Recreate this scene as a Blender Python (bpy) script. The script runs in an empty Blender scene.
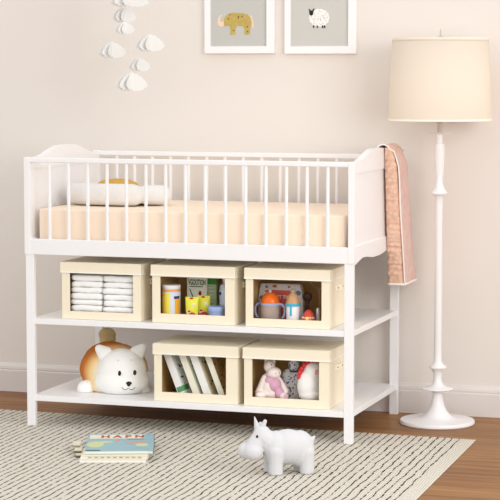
import bpy, bmesh, math, random
from mathutils import Vector, Matrix, Euler
from mathutils.bvhtree import BVHTree
random.seed(7)
COL = bpy.context.scene.collection
PI = math.pi
# ------------------------------------------------------------------ camera model
F = 1989.9; PITCH = 0.0898; YAW = 0.3146
CAM = Vector((3.0567, -6.7134, 1.3178))
FW = Vector((-math.sin(YAW)*math.cos(PITCH), math.cos(YAW)*math.cos(PITCH), -math.sin(PITCH)))
RT = Vector((math.cos(YAW), math.sin(YAW), 0))
UP = RT.cross(FW)
def ray(px, py):
    return FW*F + RT*(px-250) - UP*(py-250)
def at(px, py, **k):
    d = ray(px, py)
    ax, v = list(k.items())[0]; i = 'xyz'.index(ax)
    return CAM + d*((v-CAM[i])/d[i])
def scale_at(P):            # metres per pixel
    return (Vector(P)-CAM).dot(FW)/F
L, W, H, YW = 1.2515, 0.6839, 1.0001, 0.7273
ZB, ZM, ZS = 0.6424, 0.4039, 0.116

# ------------------------------------------------------------------ materials
def lin(c):
    return tuple(((v/255)/12.92 if v/255 <= .04045 else ((v/255+.055)/1.055)**2.4) for v in c)
MATS = {}
def mat(name, rgb, rough=.5, var=0.0, scale=8, bump=0.0, bscale=60, spec=.4, emit=None, sss=0, trans=0):
    if name in MATS: return MATS[name]
    m = bpy.data.materials.new(name); m.use_nodes = True
    nt = m.node_tree; b = nt.nodes['Principled BSDF']
    c = lin(rgb)
    b.inputs['Base Color'].default_value = (*c, 1)
    b.inputs['Roughness'].default_value = rough
    b.inputs['Specular IOR Level'].default_value = spec
    if sss:
        b.inputs['Subsurface Weight'].default_value = sss
        b.inputs['Subsurface Radius'].default_value = (.02,.015,.01)
    if trans: b.inputs['Transmission Weight'].default_value = trans
    tc = nt.nodes.new('ShaderNodeTexCoord')
    n = nt.nodes.new('ShaderNodeTexNoise'); n.inputs['Scale'].default_value = scale
    nt.links.new(tc.outputs['Object'], n.inputs['Vector'])
    mx = nt.nodes.new('ShaderNodeMix'); mx.data_type = 'RGBA'
    nt.links.new(n.outputs['Fac'], mx.inputs['Factor'])
    v = var if var else .01
    mx.inputs['A'].default_value = (*[x*(1-v) for x in c], 1)
    mx.inputs['B'].default_value = (*[min(1, x*(1+v)) for x in c], 1)
    nt.links.new(mx.outputs['Result'], b.inputs['Base Color'])
    if bump:
        n2 = nt.nodes.new('ShaderNodeTexNoise'); n2.inputs['Scale'].default_value = bscale
        nt.links.new(tc.outputs['Object'], n2.inputs['Vector'])
        bp = nt.nodes.new('ShaderNodeBump'); bp.inputs['Strength'].default_value = bump
        bp.inputs['Distance'].default_value = .003
        nt.links.new(n2.outputs['Fac'], bp.inputs['Height'])
        nt.links.new(bp.outputs['Normal'], b.inputs['Normal'])
    MATS[name] = m
    return m

WHITE = mat('white_lacquer', (247,246,247), .35)
WALL = mat('warm_cream_paint', (236,229,222), .8, .01, 3, .05, 200, .2)
BASEM = mat('baseboard_paint', (228,222,218), .5)
BOXM = mat('cream_fabric_board', (249,238,214), .75, .02, 30, .15, 400, .2)
BOXL = mat('cream_lid_board', (249,239,216), .75, .02, 30, .1, 400, .2)
TRIM = mat('pale_edge_tape', (255,254,250), .6)
BOXI = mat('tan_lining', (210,176,120), .8)

# ------------------------------------------------------------------ mesh helpers
class MB:
    def __init__(s): s.bm = bmesh.new()
    def box(s, x0, x1, y0, y1, z0, z1, bev=0, seg=2, M=None):
        r = bmesh.ops.create_cube(s.bm, size=1)
        vs = r['verts']
        for v in vs:
            v.co = Vector((x0+(v.co.x+.5)*(x1-x0), y0+(v.co.y+.5)*(y1-y0), z0+(v.co.z+.5)*(z1-z0)))
        if bev:
            es = list({e for v in vs for e in v.link_edges})
            r2 = bmesh.ops.bevel(s.bm, geom=es, offset=bev, segments=seg, affect='EDGES', profile=.5)
            vs = list({v for f in r2['faces'] for v in f.verts} | {v for v in vs if v.is_valid})
        if M is not None: bmesh.ops.transform(s.bm, matrix=M, verts=vs)
        return s
    def lathe(s, prof, n=32, c=(0,0,0), M=None):
        rings = []; new = []
        for r, z in prof:
            if r < 1e-6: v = s.bm.verts.new((c[0], c[1], c[2]+z)); rings.append([v]); new.append(v)
            else:
                rr = [s.bm.verts.new((c[0]+r*math.cos(2*PI*i/n), c[1]+r*math.sin(2*PI*i/n), c[2]+z)) for i in range(n)]
                rings.append(rr); new += rr
        for a, b in zip(rings[:-1], rings[1:]):
            for i in range(n):
                j = (i+1) % n
                if len(a) == 1 and len(b) == 1: continue
                if len(a) == 1: s.bm.faces.new((a[0], b[i], b[j]))
                elif len(b) == 1: s.bm.faces.new((a[j], a[i], b[0]))
                else: s.bm.faces.new((a[i], b[i], b[j], a[j]))
        if M is not None: bmesh.ops.transform(s.bm, matrix=M, verts=new)
        return s
    def cyl(s, r, z0, z1, n=24, c=(0,0), bev=.0, M=None):
        p = [(0,z0),(r-bev,z0),(r,z0+bev),(r,z1-bev),(r-bev,z1),(0,z1)] if bev else [(0,z0),(r,z0),(r,z1),(0,z1)]
        return s.lathe(p, n, (c[0],c[1],0), M)
    def tube(s, pts, r, n=8, cap=True):
        pts = [Vector(p) for p in pts]; rings = []
        rs = r if isinstance(r, (list,tuple)) else [r]*len(pts)
        ref = None
        for i, p in enumerate(pts):
            t = (pts[min(i+1,len(pts)-1)] - pts[max(i-1,0)]).normalized()
            if ref is None:
                ref = Vector((0,0,1)) if abs(t.z) < .9 else Vector((1,0,0))
            a = (ref - t*ref.dot(t)).normalized(); b = t.cross(a); ref = a
            rings.append([s.bm.verts.new(p + (a*math.cos(2*PI*k/n)+b*math.sin(2*PI*k/n))*rs[i]) for k in range(n)])
        for a, b in zip(rings[:-1], rings[1:]):
            for k in range(n):
                s.bm.faces.new((a[k], a[(k+1)%n], b[(k+1)%n], b[k]))
        if cap:
            s.bm.faces.new(rings[0][::-1]); s.bm.faces.new(rings[-1])
        return s
    def ell(s, c, r, M=None, sub=3):
        q = bmesh.ops.create_icosphere(s.bm, subdivisions=sub, radius=1)
        for v in q['verts']:
            v.co = Vector((v.co.x*r[0], v.co.y*r[1], v.co.z*r[2]))
        if M is not None: bmesh.ops.transform(s.bm, matrix=M, verts=q['verts'])
        bmesh.ops.translate(s.bm, vec=Vector(c), verts=q['verts'])
        return s
    def caps(s, a, b, ra, rb, n=6):
        a = Vector(a); b = Vector(b)
        for i in range(n+1):
            t = i/n; r = ra+(rb-ra)*t
            s.ell(a.lerp(b, t), (r,r,r), sub=2)
        return s
    def prism(s, pts, axis, a0, a1, bev=0):
        """polygon pts (2d) extruded along axis from a0 to a1"""
        def mk(p, a):
            if axis == 'x': return (a, p[0], p[1])
            if axis == 'y': return (p[0], a, p[1])
            return (p[0], p[1], a)
        A = [s.bm.verts.new(mk(p, a0)) for p in pts]; B = [s.bm.verts.new(mk(p, a1)) for p in pts]
        fs = [s.bm.faces.new(A), s.bm.faces.new(B[::-1])]
        n = len(pts)
        for i in range(n):
            fs.append(s.bm.faces.new((A[i], B[i], B[(i+1)%n], A[(i+1)%n])))
        if bev:
            es = list(fs[0].edges)+list(fs[1].edges)
            bmesh.ops.bevel(s.bm, geom=es, offset=bev, segments=2, affect='EDGES')
        return s
    def build(s, name, m, parent=None, smooth=False, T=None, loc=None, rot=None):
        bm = s.bm
        if T is not None: bmesh.ops.transform(bm, matrix=T, verts=bm.verts)
        bmesh.ops.recalc_face_normals(bm, faces=bm.faces)
        me = bpy.data.meshes.new(name); bm.to_mesh(me); bm.free()
        return link(name, me, m, parent, smooth, loc, rot)
def link(name, me, m, parent=None, smooth=False, loc=None, rot=None):
    o = bpy.data.objects.new(name, me); COL.objects.link(o)
    if m: me.materials.clear(); me.materials.append(m)
    if smooth:
        for p in me.polygons: p.use_smooth = True
        if smooth == 'auto':
            me.set_sharp_from_angle(angle=math.radians(40))
    if parent: o.parent = parent
    if loc is not None: o.location = loc
    if rot is not None: o.rotation_euler = rot
    return o
def remeshed(mb, name, m, parent, voxel=.003, smooth_it=6, flat=None, fac=.5):
    bm = mb.bm; me = bpy.data.meshes.new(name); bm.to_mesh(me); bm.free()
    t = bpy.data.objects.new('tmp', me); COL.objects.link(t)
    r = t.modifiers.new('r', 'REMESH'); r.mode = 'VOXEL'; r.voxel_size = voxel
    sm = t.modifiers.new('s', 'SMOOTH'); sm.iterations = smooth_it; sm.factor = fac
    dg = bpy.context.evaluated_depsgraph_get(); dg.update()
    me2 = bpy.data.meshes.new_from_object(t.evaluated_get(dg))
    bpy.data.objects.remove(t)
    if flat is not None:
        for v in me2.vertices:
            if v.co.z < flat: v.co.z = flat
    return link(name, me2, m, parent, True)
def empty(name, loc=(0,0,0), rz=0):
    o = bpy.data.objects.new(name, None); COL.objects.link(o); o.location = loc; o.rotation_euler = (0,0,rz)
    o.empty_display_size = .05
    return o
def tag(o, label, cat, group=None):
    o['label'] = label; o['category'] = cat
    if group: o['group'] = group
    return o
def lab(o, s): o['label'] = s; return o
def struct(o): o['kind'] = 'structure'; return o
def text(name, body, w_, h_, m, parent, M, depth=.0004, bold=.012):
    size = 1.0; depth = 0.0
    cu = bpy.data.curves.new('t', 'FONT'); cu.body = body; cu.size = size; cu.extrude = depth
    cu.align_x = 'CENTER'; cu.align_y = 'CENTER'; cu.offset = bold
    t = bpy.data.objects.new('t', cu); COL.objects.link(t)
    dg = bpy.context.evaluated_depsgraph_get(); dg.update()
    me = bpy.data.meshes.new_from_object(t.evaluated_get(dg)); bpy.data.objects.remove(t)
    xs = [v.co.x for v in me.vertices]; ys_ = [v.co.y for v in me.vertices]
    me.transform(Matrix.Translation((-(max(xs)+min(xs))/2, -(max(ys_)+min(ys_))/2, 0)))
    me.transform(Matrix.Diagonal((w_/(max(xs)-min(xs)), h_/(max(ys_)-min(ys_)), 1, 1))); me.transform(M)
    return link(name, me, m, parent)
FACE = Matrix.Rotation(PI/2, 4, 'X')        # text lying in xy -> upright facing -y
def bvh_of(objs):
    dg = bpy.context.evaluated_depsgraph_get(); dg.update()
    out = []
    for o in objs:
        b = bmesh.new(); b.from_mesh(o.data)
        mw = Matrix.Identity(4); q = o
        chain = []
        while q: chain.append(q); q = q.parent
        for q in reversed(chain):
            mw = mw @ Matrix.Translation(q.location) @ q.rotation_euler.to_matrix().to_4x4()
        b.transform(mw); out.append(BVHTree.FromBMesh(b)); b.free()
    return out
def hit(bv, px, py):
    best = None
    for t in bv:
        h = t.ray_cast(CAM, ray(px, py).normalized())
        if h[0] is not None and (best is None or h[3] < best[2]): best = (h[0], h[1], h[3])
    return best
def decal(name, bv, px, py, wpx, hpx, m, parent, inv, thick=.002, pts=None, roll=0, name_label=None):
    """small raised shape on the surface seen at (px,py); size in pixels"""
    h = hit(bv, px, py)
    if h is None: return None
    P, N, _ = h
    s = scale_at(P)
    z = N; x = RT - z*RT.dot(z); x.normalize(); y = z.cross(x)
    R = Matrix((x, y, z)).transposed().to_4x4()
    mb = MB()
    mb.ell((0,0,0), (wpx*s/2, hpx*s/2, thick), sub=3)
    mb.bm.transform(Matrix.Rotation(roll, 4, 'Z'))
    mb.bm.transform(R); mb.bm.transform(Matrix.Translation(P))
    mb.bm.transform(inv)
    return mb.build(name, m, parent, True)

# ------------------------------------------------------------------ setting
mb = MB(); mb.box(-3.2, 4.6, YW, YW+.12, -.05, 2.7)
struct(mb.build('wall_back', WALL))
# floor planks
fm = bpy.data.materials.new('oak_planks'); fm.use_nodes = True
nt = fm.node_tree; N = nt.nodes; K = nt.links; b = N['Principled BSDF']
tc = N.new('ShaderNodeTexCoord')
br = N.new('ShaderNodeTexBrick'); K.new(tc.outputs['Object'], br.inputs['Vector'])
br.inputs['Scale'].default_value = 1; br.inputs['Brick Width'].default_value = 1.5; br.inputs['Row Height'].default_value = .145
br.inputs['Mortar Size'].default_value = .0013; br.offset = .37; br.inputs['Mortar Smooth'].default_value = .3
br.inputs['Color1'].default_value = (*lin((164,118,68)), 1); br.inputs['Color2'].default_value = (*lin((144,98,54)), 1)
br.inputs['Mortar'].default_value = (*lin((92,58,36)), 1)
mp = N.new('ShaderNodeMapping'); mp.inputs['Scale'].default_value = (1.6, 26, 1); K.new(tc.outputs['Object'], mp.inputs['Vector'])
n1 = N.new('ShaderNodeTexNoise'); n1.inputs['Scale'].default_value = 1.6; n1.inputs['Detail'].default_value = 6; n1.inputs['Distortion'].default_value = .6
K.new(mp.outputs['Vector'], n1.inputs['Vector'])
cr = N.new('ShaderNodeValToRGB'); cr.color_ramp.elements[0].position = .3; cr.color_ramp.elements[0].color = (.56,.50,.44,1)
cr.color_ramp.elements[1].position = .68; cr.color_ramp.elements[1].color = (1.12,1.1,1.08,1); K.new(n1.outputs['Fac'], cr.inputs['Fac'])
mx = N.new('ShaderNodeMix'); mx.data_type = 'RGBA'; mx.blend_type = 'MULTIPLY'; mx.inputs['Factor'].default_value = 1
K.new(br.outputs['Color'], mx.inputs['A']); K.new(cr.outputs['Color'], mx.inputs['B']); K.new(mx.outputs['Result'], b.inputs['Base Color'])
b.inputs['Roughness'].default_value = .45; b.inputs['Specular IOR Level'].default_value = .25
bp = N.new('ShaderNodeBump'); bp.inputs['Strength'].default_value = .15; bp.inputs['Distance'].default_value = .002
K.new(n1.outputs['Fac'], bp.inputs['Height']); K.new(bp.outputs['Normal'], b.inputs['Normal'])
mb = MB(); mb.box(-3.2, 4.6, -7.5, YW, -.05, 0)
struct(mb.build('floor', fm))
# baseboard profile (y,z)
prof = [(YW,0),(YW-.016,0),(YW-.016,.086),(YW-.0125,.089),(YW-.0125,.092),(YW-.014,.095),(YW-.012,.104),(YW-.006,.111),(YW-.004,.115),(YW,.116)]
mb = MB(); mb.prism(prof, 'x', -3.2, 4.6)
struct(mb.build('baseboard_back', BASEM))

# ------------------------------------------------------------------ rug
rm = bpy.data.materials.new('woven_wool'); rm.use_nodes = True
nt = rm.node_tree; N = nt.nodes; K = nt.links; b = N['Principled BSDF']; b.inputs['Roughness'].default_value = .95; b.inputs['Specular IOR Level'].default_value = .1
tc = N.new('ShaderNodeTexCoord'); sp = N.new('ShaderNodeSeparateXYZ'); K.new(tc.outputs['Object'], sp.inputs[0])
def math_(op, a=None, b_=None, va=None, vb=None, clamp=False):
    m = N.new('ShaderNodeMath'); m.operation = op; m.use_clamp = clamp
    if a is not None: K.new(a, m.inputs[0])
    if b_ is not None: K.new(b_, m.inputs[1])
    if va is not None: m.inputs[0].default_value = va
    if vb is not None: m.inputs[1].default_value = vb
    return m.outputs[0]
def noise(scale, vscale, detail=2):
    mpn = N.new('ShaderNodeMapping'); mpn.inputs['Scale'].default_value = vscale; K.new(tc.outputs['Object'], mpn.inputs['Vector'])
    nn = N.new('ShaderNodeTexNoise'); nn.inputs['Scale'].default_value = scale; nn.inputs['Detail'].default_value = detail
    K.new(mpn.outputs['Vector'], nn.inputs['Vector']); return nn.outputs['Fac']
wob = math_('MULTIPLY', math_('SUBTRACT', noise(1, (13,11,1), 1), vb=.5), vb=.017)
xx = math_('ADD', sp.outputs['X'], wob)
PIT = .0262
ph = math_('FRACT', math_('DIVIDE', math_('ADD', xx, vb=200*PIT+.0605+PIT/2), vb=PIT))
dist = math_('ABSOLUTE', math_('SUBTRACT', ph, vb=.5))          # 0 at line centre
thick = math_('ADD', math_('MULTIPLY', noise(1, (18,34,1), 2), vb=.20), vb=.026)
line = math_('SUBTRACT', math_('DIVIDE', math_('SUBTRACT', thick, dist), vb=.035), vb=0.0, clamp=True)
gap = math_('GREATER_THAN', math_('ADD', math_('MULTIPLY', N.new('ShaderNodeMath').outputs[0], vb=0), noise(1, (40,70,1), 1)), vb=.40)
gap = noise(1, (28,75,1), 1)
gapc = math_('MULTIPLY', math_('SUBTRACT', gap, vb=.37), vb=8.0, clamp=True)
inside = math_('LESS_THAN', sp.outputs['X'], vb=-.050)
fac = math_('MULTIPLY', math_('MULTIPLY', line, gapc), inside)
row = math_('ABSOLUTE', math_('SINE', math_('MULTIPLY', xx, vb=PI/(PIT/3))))
loops = noise(1, (85,120,1), 2)
shade = math_('ADD', math_('MULTIPLY', loops, vb=.5), math_('MULTIPLY', row, vb=.18))
cm = N.new('ShaderNodeMix'); cm.data_type = 'RGBA'; K.new(shade, cm.inputs['Factor'])
cm.inputs['A'].default_value = (*lin((198,190,176)),1); cm.inputs['B'].default_value = (*lin((252,247,236)),1)
c2 = N.new('ShaderNodeMix'); c2.data_type = 'RGBA'; K.new(fac, c2.inputs['Factor']); K.new(cm.outputs['Result'], c2.inputs['A'])
c2.inputs['B'].default_value = (*lin((60,51,42)),1); K.new(c2.outputs['Result'], b.inputs['Base Color'])
hgt = math_('SUBTRACT', math_('ADD', math_('MULTIPLY', row, vb=.5), loops), math_('MULTIPLY', fac, vb=.8))
bp = N.new('ShaderNodeBump'); bp.inputs['Strength'].default_value = .8; bp.inputs['Distance'].default_value = .004
K.new(hgt, bp.inputs['Height']); K.new(bp.outputs['Normal'], b.inputs['Normal'])
RC = at(476, 439.8, z=.0024)
mb = MB(); mb.box(-3.1, 0, -2.0, 0, 0, .0022, .0008)
for v in mb.bm.verts: v.co.y += v.co.x*math.tan(math.radians(-3.3))
rug = mb.build('area_rug', rm, loc=(RC.x, RC.y, .0004), rot=(0,0,math.radians(1.45)))
tag(rug, 'cream woven wool rug with wavy dark dashed stripes on the wooden floor', 'rug')
RZ = .0028

# ------------------------------------------------------------------ changing table
tb = empty('changing_table', (0,0,0))
tag(tb, 'white slatted baby changing table with arched ends and two open shelves', 'changing table')
LW, LD = .0328, .020
for x0, x1 in ((-.001,-.001+LW), (L-LW+.0015, L+.0015)):
    for y0, y1 in ((.001,LD), (W-LD,W-.001)):
        z0 = RZ if y0 < .1 else .0
        m_ = MB(); m_.box(x0, x1, y0, y1, z0, ZB+.004, .0012); m_.build('leg', WHITE, tb)
# corner posts above
for x0, x1 in ((-.004,.018), (L-.018,L+.004)):
    for y0, y1 in ((-.003,.021), (W-.021,W+.003)):
        m_ = MB(); m_.box(x0, x1, y0, y1, ZB, H+.001, .002); m_.build('corner_post', WHITE, tb)
for y0, y1 in ((-.001,.019), (W-.019,W+.001)):
    m_ = MB(); m_.box(.015, L-.015, y0, y1, H-.018, H, .003); m_.build('top_rail', WHITE, tb)
    m_ = MB(); m_.box(.015, L-.015, y0, y1, ZB, ZB+.058, .002); m_.build('side_rail', WHITE, tb)
    for k in range(15):
        x = .094 + k*(1.1566-.094)/14
        m_ = MB(); m_.cyl(.0063, ZB+.055, H-.015, 14, (x, (y0+y1)/2)); m_.build('spindle', WHITE, tb, 'auto')
def arch(y, lo=.998, hi=1.037):
    t = min(y, W-y)
    if t < .055: return lo
    if t > .30: return hi
    u = (t-.055)/.245
    return lo+(hi-lo)*(u*u*(3-2*u))
def under(y):
    t = min(y, W-y)
    pts = [(0,.636),(.035,.637),(.075,.645),(.13,.6535),(.19,.653),(.28,.643),(.36,.642)]
    for (a,za),(c,zc) in zip(pts[:-1],pts[1:]):
        if a <= t <= c:
            u = (t-a)/(c-a); return za+(zc-za)*u
    return .642
NN = 48
ys = [.004+(W-.008)*i/NN for i in range(NN+1)]
def board(x0, x1, band):
    out = MB()
    out.prism([(y, arch(y)-.004) for y in ys]+[(y, under(y)+.003) for y in reversed(ys)], 'x', x0, x1, .0015); return out
for sgn, xo in ((1, L), (-1, 0)):
    a, c = (xo-.016, xo-.006) if sgn > 0 else (xo+.006, xo+.016)
    h_ = board(a, c, 0).build('end_panel', WHITE, tb)
    a, c = (xo-.021, xo+.0) if sgn > 0 else (xo, xo+.021)
    m_ = MB(); m_.prism([(y, arch(y)) for y in ys]+[(ys[-1], .957),(ys[0], .957)], 'x', a, c, .0015); m_.build('headband', WHITE, h_)
    m_ = MB(); m_.prism([(ys[0], .702),(ys[-1], .702)]+[(y, under(y)) for y in reversed(ys)], 'x', a, c, .0015); m_.build('lower_band', WHITE, h_)
m_ = MB(); m_.box(.02, L-.02, .019, W-.019, .672, .688); m_.build('deck', WHITE, tb)
for z in (ZM, ZS):
    m_ = MB(); a_, c_ = LW-.002, L-LW+.001
    m_.prism([(a_,.003),(c_,.003),(c_,LD+.0005),(L-.004,LD+.0005),(L-.004,W-LD-.0005),(c_,W-LD-.0005),(c_,W-.003),(a_,W-.003),(a_,W-LD-.0005),(.018,W-LD-.0005),(.018,LD+.0005),(a_,LD+.0005)], 'z', z-.0205, z, .0010); m_.build('shelf', WHITE, tb)

# mattress
MAT = mat('peach_fabric', (255,235,214), .85, .015, 5, .1, 500, .15)
mb = MB(); mb.box(.041, 1.2155, .028, W-.03, .689, .81, .008, 3)
mt = mb.build('changing_mattress', MAT, None, 'auto')
tag(mt, 'peach fabric changing mattress lying inside the white crib rails', 'mattress')

# ------------------------------------------------------------------ pillow on mattress
PZ = .811
PIL = mat('white_cotton', (236,234,232), .9, .01, 10, .25, 90, .1)
ro = at(106, 200, y=.24); ro.z = PZ
mb = MB()
def P(px, dy, z): 
    q = at(px, 195, y=.24+dy); return (q.x-ro.x, q.y-ro.y, z)
def chain(mb, pts, r, n=5):
    for a, c in zip(pts[:-1], pts[1:]): mb.caps(a, c, r, r, n)
A = [P(76.5,.02,.042),P(90,-.01,.043),P(105,-.02,.044),P(120,-.02,.044),P(133,-.005,.043)]
chain(mb, A, .0425)
B = [P(132,.0,.039),P(147,.05,.041),P(162,.07,.040)]
chain(mb, B[1:], .039); chain(mb, B[:2], .033)
C_ = [P(80,.03,.036),P(84,.13,.035),P(100,.2,.033),P(125,.22,.033),P(148,.18,.034),P(160,.08,.036)]
chain(mb, C_, .033, 8)
mb.ell((*P(115,.09,.0)[:2], .022), (.13,.10,.018))
pl = remeshed(mb, 'baby_lounger', PIL, None, .005, 5, .0, .5); pl.location = ro
tag(pl, 'white puffy baby lounger pillow resting on the peach mattress', 'pillow')
MUS = mat('mustard_velvet', (205,164,78), .85, .06, 30, .2, 150, .2)
q = at(117.5, 193, y=.335)
mb = MB(); mb.ell((0,0,0), (.084,.060,.028), sub=4)
mu = remeshed(mb, 'round_cushion', MUS, None, .004, 2); mu.location = (q.x, q.y, PZ+.070)
tag(mu, 'small mustard yellow cushion lying in the white lounger pillow', 'cushion')

# ------------------------------------------------------------------ blanket over right headboard
PEA = bpy.data.materials.new('quilted_peach'); PEA.use_nodes = True
def quilt(m, c1, c2, strength, sc=52):
    nt = m.node_tree; b = nt.nodes['Principled BSDF']; b.inputs['Roughness'].default_value = .9; b.inputs['Specular IOR Level'].default_value = .1
    tc = nt.nodes.new('ShaderNodeTexCoord'); v = nt.nodes.new('ShaderNodeTexVoronoi'); v.inputs['Scale'].default_value = sc
    nt.links.new(tc.outputs['Object'], v.inputs['Vector'])
    r = nt.nodes.new('ShaderNodeMix'); r.data_type = 'RGBA'; nt.links.new(v.outputs['Distance'], r.inputs['Factor'])
    r.inputs['A'].default_value = (*lin(c1),1); r.inputs['B'].default_value = (*lin(c2),1)
    nt.links.new(r.outputs['Result'], b.inputs['Base Color'])
    bp = nt.nodes.new('ShaderNodeBump'); bp.invert = True; bp.inputs['Strength'].default_value = strength; bp.inputs['Distance'].default_value = .005
    nt.links.new(v.outputs['Distance'], bp.inputs['Height']); nt.links.new(bp.outputs['Normal'], b.inputs['Normal'])
quilt(PEA, (244,210,188), (226,182,158), .7)
DUS = bpy.data.materials.new('dusty_rose_cotton'); DUS.use_nodes = True
quilt(DUS, (232,204,196), (222,188,178), .35, 40)
PIPE = mat('white_piping', (250,244,238), .8)
bl = empty('baby_blanket', (L+.01, .5, .53))
tag(bl, 'quilted peach and dusty pink blanket with white piping draped over the headboard', 'blanket')
TOPZ = 1.041
ZBOT = at(395, 284, y=.5).z
YA, YB = at(383.5,165,x=L).y, at(387,284,x=L).y
TA, TB = at(396.5,165,y=YA).x-L, at(404.5,280,y=YB).x-L
YC, YD = at(406.5,165,x=L+TA).y, min(.70, at(416.5,280,x=L+TB).y)
def uu(z): return min(1, max(0, (TOPZ-z)/(TOPZ-ZBOT)))
def tout(z):
    u = uu(z); return (TA+(TB-TA)*u)*min(1, .55+.45*(u*7)**.6)
def y0(z): return YA+(YB-YA)*uu(z)
def y1(z): return YC+(YD-YC)*uu(z)
zs_ = [TOPZ-.006-(TOPZ-.006-ZBOT)*i/90 for i in range(91)]
# inner quilted body: cross sections hugging the board outside
bm = bmesh.new(); rings = []
def inner(z): return .0025 if z > .64 else .003
for i, z in enumerate(zs_):
    t = tout(z)-.004; a = y0(z); c = y1(z)-.008
    bump = .0032*math.sin(i*1.05)+.002*math.sin(i*2.7+1)
    xi = L+inner(z); ring = []
    nx, ny = 10, 12
    for k in range(nx+1):
        u = k/nx; x = xi+(L+t-xi)*u
        ring.append((x, a+abs(bump)*-1.3+.006*(2*u-1)**4+.0018*math.sin(i*.9+k*1.3), z))
    for k in range(1, ny+1):
        u = k/ny; ring.append((L+t-.004*u**6, a+(c-a)*u, z))
    for k in range(1, nx): 
        u = k/nx; ring.append((L+t+(xi-L-t)*u, c, z))
    ring.append((xi, c, z))
    for k in range(1, ny): ring.append((xi, c+(a-c)*k/ny, z))
    rings.append([bm.verts.new(p) for p in ring])
for r1, r2 in zip(rings[:-1], rings[1:]):
    n = len(r1)
    for k in range(n): bm.faces.new((r1[k], r1[(k+1)%n], r2[(k+1)%n], r2[k]))
bm.faces.new(rings[0]); bm.faces.new(rings[-1][::-1])
mb = MB(); mb.bm.free(); mb.bm = bm
TI = Matrix.Translation(-bl.location)
o_ = mb.build('quilted_layer', PEA, bl, True, TI); lab(o_, 'peach quilted inner layer')
# outer dusty layer: path in xz from inside the crib, over the top, down outside
path = []
for i in range(20): path.append((L-.0265-.001*math.sin(i*.6), .80+(TOPZ-.02-.80)*i/19))
for k in range(1, 10):
    an = PI-(PI)*k/10
    path.append((L-.002+.0265*math.cos(an), TOPZ-.02+.026*math.sin(an)))
for i in range(60):
    z = TOPZ-.02-(TOPZ-.02-ZBOT)*i/59
    path.append((L+tout(z)+.0012+.0025*max(0,1-abs(z-.93)/.1), z))
bm = bmesh.new(); g = []
ny = 14
for j, (x, z) in enumerate(path):
    a = y0(min(z, TOPZ)) + (.0 if j > 29 else .002); c = y1(min(z,TOPZ))
    row = []
    for k in range(ny+1):
        u = k/ny
        dx = .0015*math.sin(u*9+z*22) + (.002*math.sin(z*60) if j > 29 else 0)*u
        row.append(bm.verts.new((x+dx-.012*u**3*(1 if j > 29 else 0)*.5, a+(c-a)*u, z)))
    g.append(row)
for r1, r2 in zip(g[:-1], g[1:]):
    for k in range(ny): bm.faces.new((r1[k], r1[k+1], r2[k+1], r2[k]))
bmesh.ops.recalc_face_normals(bm, faces=bm.faces)
bmesh.ops.solidify(bm, geom=bm.faces[:], thickness=.003)
mb = MB(); mb.bm.free(); mb.bm = bm
o_ = mb.build('outer_layer', DUS, bl, True, TI); lab(o_, 'dusty pink outer layer')
mb = MB(); mb.tube([(x, y0(min(z,TOPZ))-.001, z) for x, z in path], .0026, 8)
mb.tube([(L+.004+(tout(ZBOT)-.004)*k/6, y0(ZBOT)-.001, ZBOT) for k in range(7)]+[(L+tout(ZBOT), y0(ZBOT)+(y1(ZBOT)-y0(ZBOT))*k/8, ZBOT) for k in range(1,9)], .0048, 8)
mb.build('piping', PIPE, bl, True, TI)
mb = MB(); mb.tube([(L+.016+.028*k/6, y0(1.03)+.001, 1.052-.004*(k/6)**2) for k in range(2)], .001); mb.bm.free()

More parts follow.
